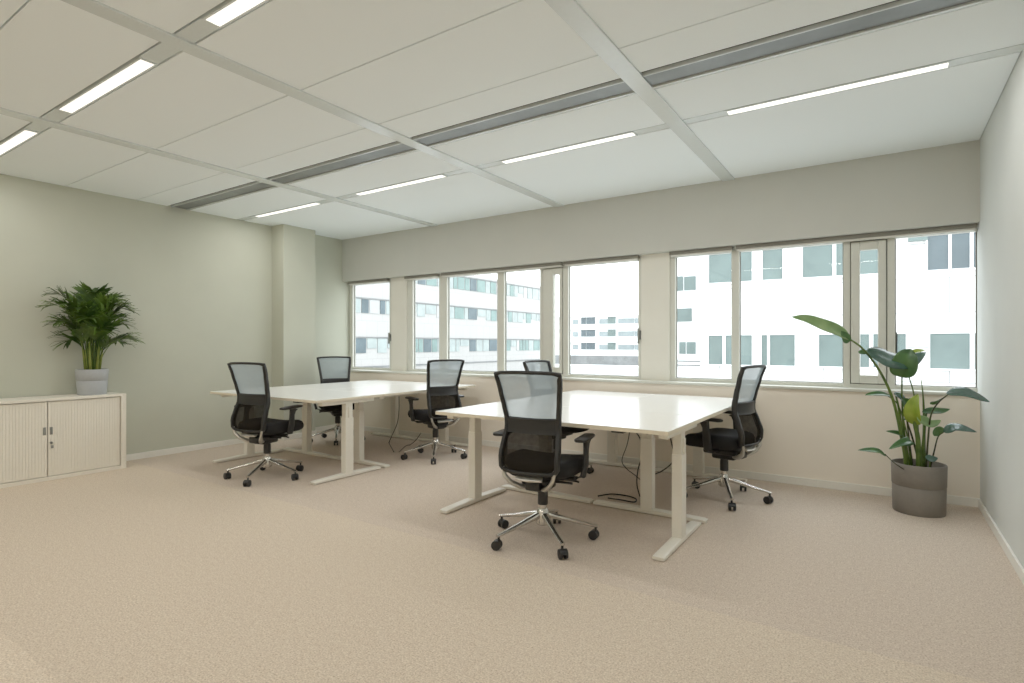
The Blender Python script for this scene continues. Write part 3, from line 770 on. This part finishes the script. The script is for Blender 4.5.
for z0, z1 in ((7.05, 8.35), (3.95, 5.15), (.52, 1.80)):
    MB().box(-.02, .10, 15, 63.2, z1, z1 + .12).build('band_rail', M['roof_grey'], bL)
    y = 28.0
    while y < 62.6:
        w = random.choice([.7, .9, 1.2, 1.2, 1.6])
        k = random.random(); mm = 'left_pale' if k < .5 else 'left_teal' if k < .72 else 'left_deep' if k < .85 else 'left_blind'
        MB().box(-.02, .06, y, min(y + w - .14, 63), z0 + (random.uniform(.2, .6) if k < .2 else 0), z1 - .02).build('window', M[mm], bL)
        y += w
MB().box(-.02, .08, 15, 63.3, -.75, -.62).build('plinth_line', M['roof_grey'], bL)
bM = thing('terrace_building', 'distant white building with stacked balconies under the open sky', 'building', (0, 140, 0))
MB().box(-80, -50, 0, 12, -3.2, 9.0).build('facade', M['facade_mid'], bM)
for i, z in enumerate((7.0, 3.55, -.0)):
    MB().box(-52.5 - 27, -50, -.5, .02, z + 1.8, z + 2.1).build('balcony_edge', M['ext_white'], bM)
    for x0, x1, mm in ((-72.6, -71, 'teal_pale'), (-70.0, -68.6, 'teal_dark'), (-68.4, -65.8, 'teal_dark'), (-64.5, -62.0, 'teal_pale'), (-62.0, -59.8, 'teal'), (-59.0, -54.6, 'teal_pale'), (-54.4, -51, 'teal_pale')):
        MB().box(x0, x1, -.2, .02, z - .1, z + 1.7 - (.5 if mm == 'teal_pale' else 0)).build('window', M[mm], bM)
w = MB().box(-75, -40, 112, 114, -3.2, -1.2).build('parapet', M['roof_grey']); tag(w, 'long low grey parapet in front of the distant balcony building', 'parapet')
pod = MB().box(-36.5, -6.6, 60, 64, -3.2, -1.3).build('low_annex', M['facade_mid']); tag(pod, 'low blank white annex below the horizon between the blocks', 'building')

# ------------------------------------------------------------------ light
sc = bpy.context.scene
wd = bpy.data.worlds.new('overcast'); sc.world = wd; wd.use_nodes = True
nt = wd.node_tree; bg = nt.nodes['Background']
tc = nt.nodes.new('ShaderNodeTexCoord'); sp = nt.nodes.new('ShaderNodeSeparateXYZ'); rp = nt.nodes.new('ShaderNodeValToRGB')
nt.links.new(tc.outputs['Generated'], sp.inputs[0]); nt.links.new(sp.outputs['Z'], rp.inputs['Fac'])
rp.color_ramp.elements[0].color = (.97, .99, 1, 1); rp.color_ramp.elements[1].color = (.86, .93, 1, 1)
nt.links.new(rp.outputs['Color'], bg.inputs['Color']); bg.inputs['Strength'].default_value = 3.3

for x0, x1 in ((-6.7, -5.86), (-5.5, -2.15), (-1.8, .6)):
    l = bpy.data.lights.new('window_portal', 'AREA'); l.shape = 'RECTANGLE'; l.size = x1 - x0; l.size_y = HEAD - SILL; l.cycles.is_portal = True
    o = bpy.data.objects.new('window_portal', l); COL.objects.link(o); o.location = ((x0 + x1) / 2, 5.75, (HEAD + SILL) / 2); o.rotation_euler = (radians(-90), 0, 0)

cam = bpy.data.cameras.new('camera'); co = bpy.data.objects.new('camera', cam); COL.objects.link(co)
co.location = (0, 0, CAMZ); co.rotation_euler = (radians(90), 0, YAW)
cam.sensor_width = 36; cam.lens = FPX / 1024 * 36; cam.shift_y = (HY - 341.5) / 1024
cam.clip_start = .05; cam.clip_end = 500
sc.camera = co
sc.view_settings.view_transform = 'Standard'; sc.view_settings.look = 'None'
sc.view_settings.exposure = .25; sc.view_settings.gamma = 1.15
sc.cycles.max_bounces = 14; sc.cycles.diffuse_bounces = 8; sc.cycles.transparent_max_bounces = 16
sc.cycles.caustics_reflective = False; sc.cycles.sample_clamp_indirect = 8
sc.cycles.use_denoising = True
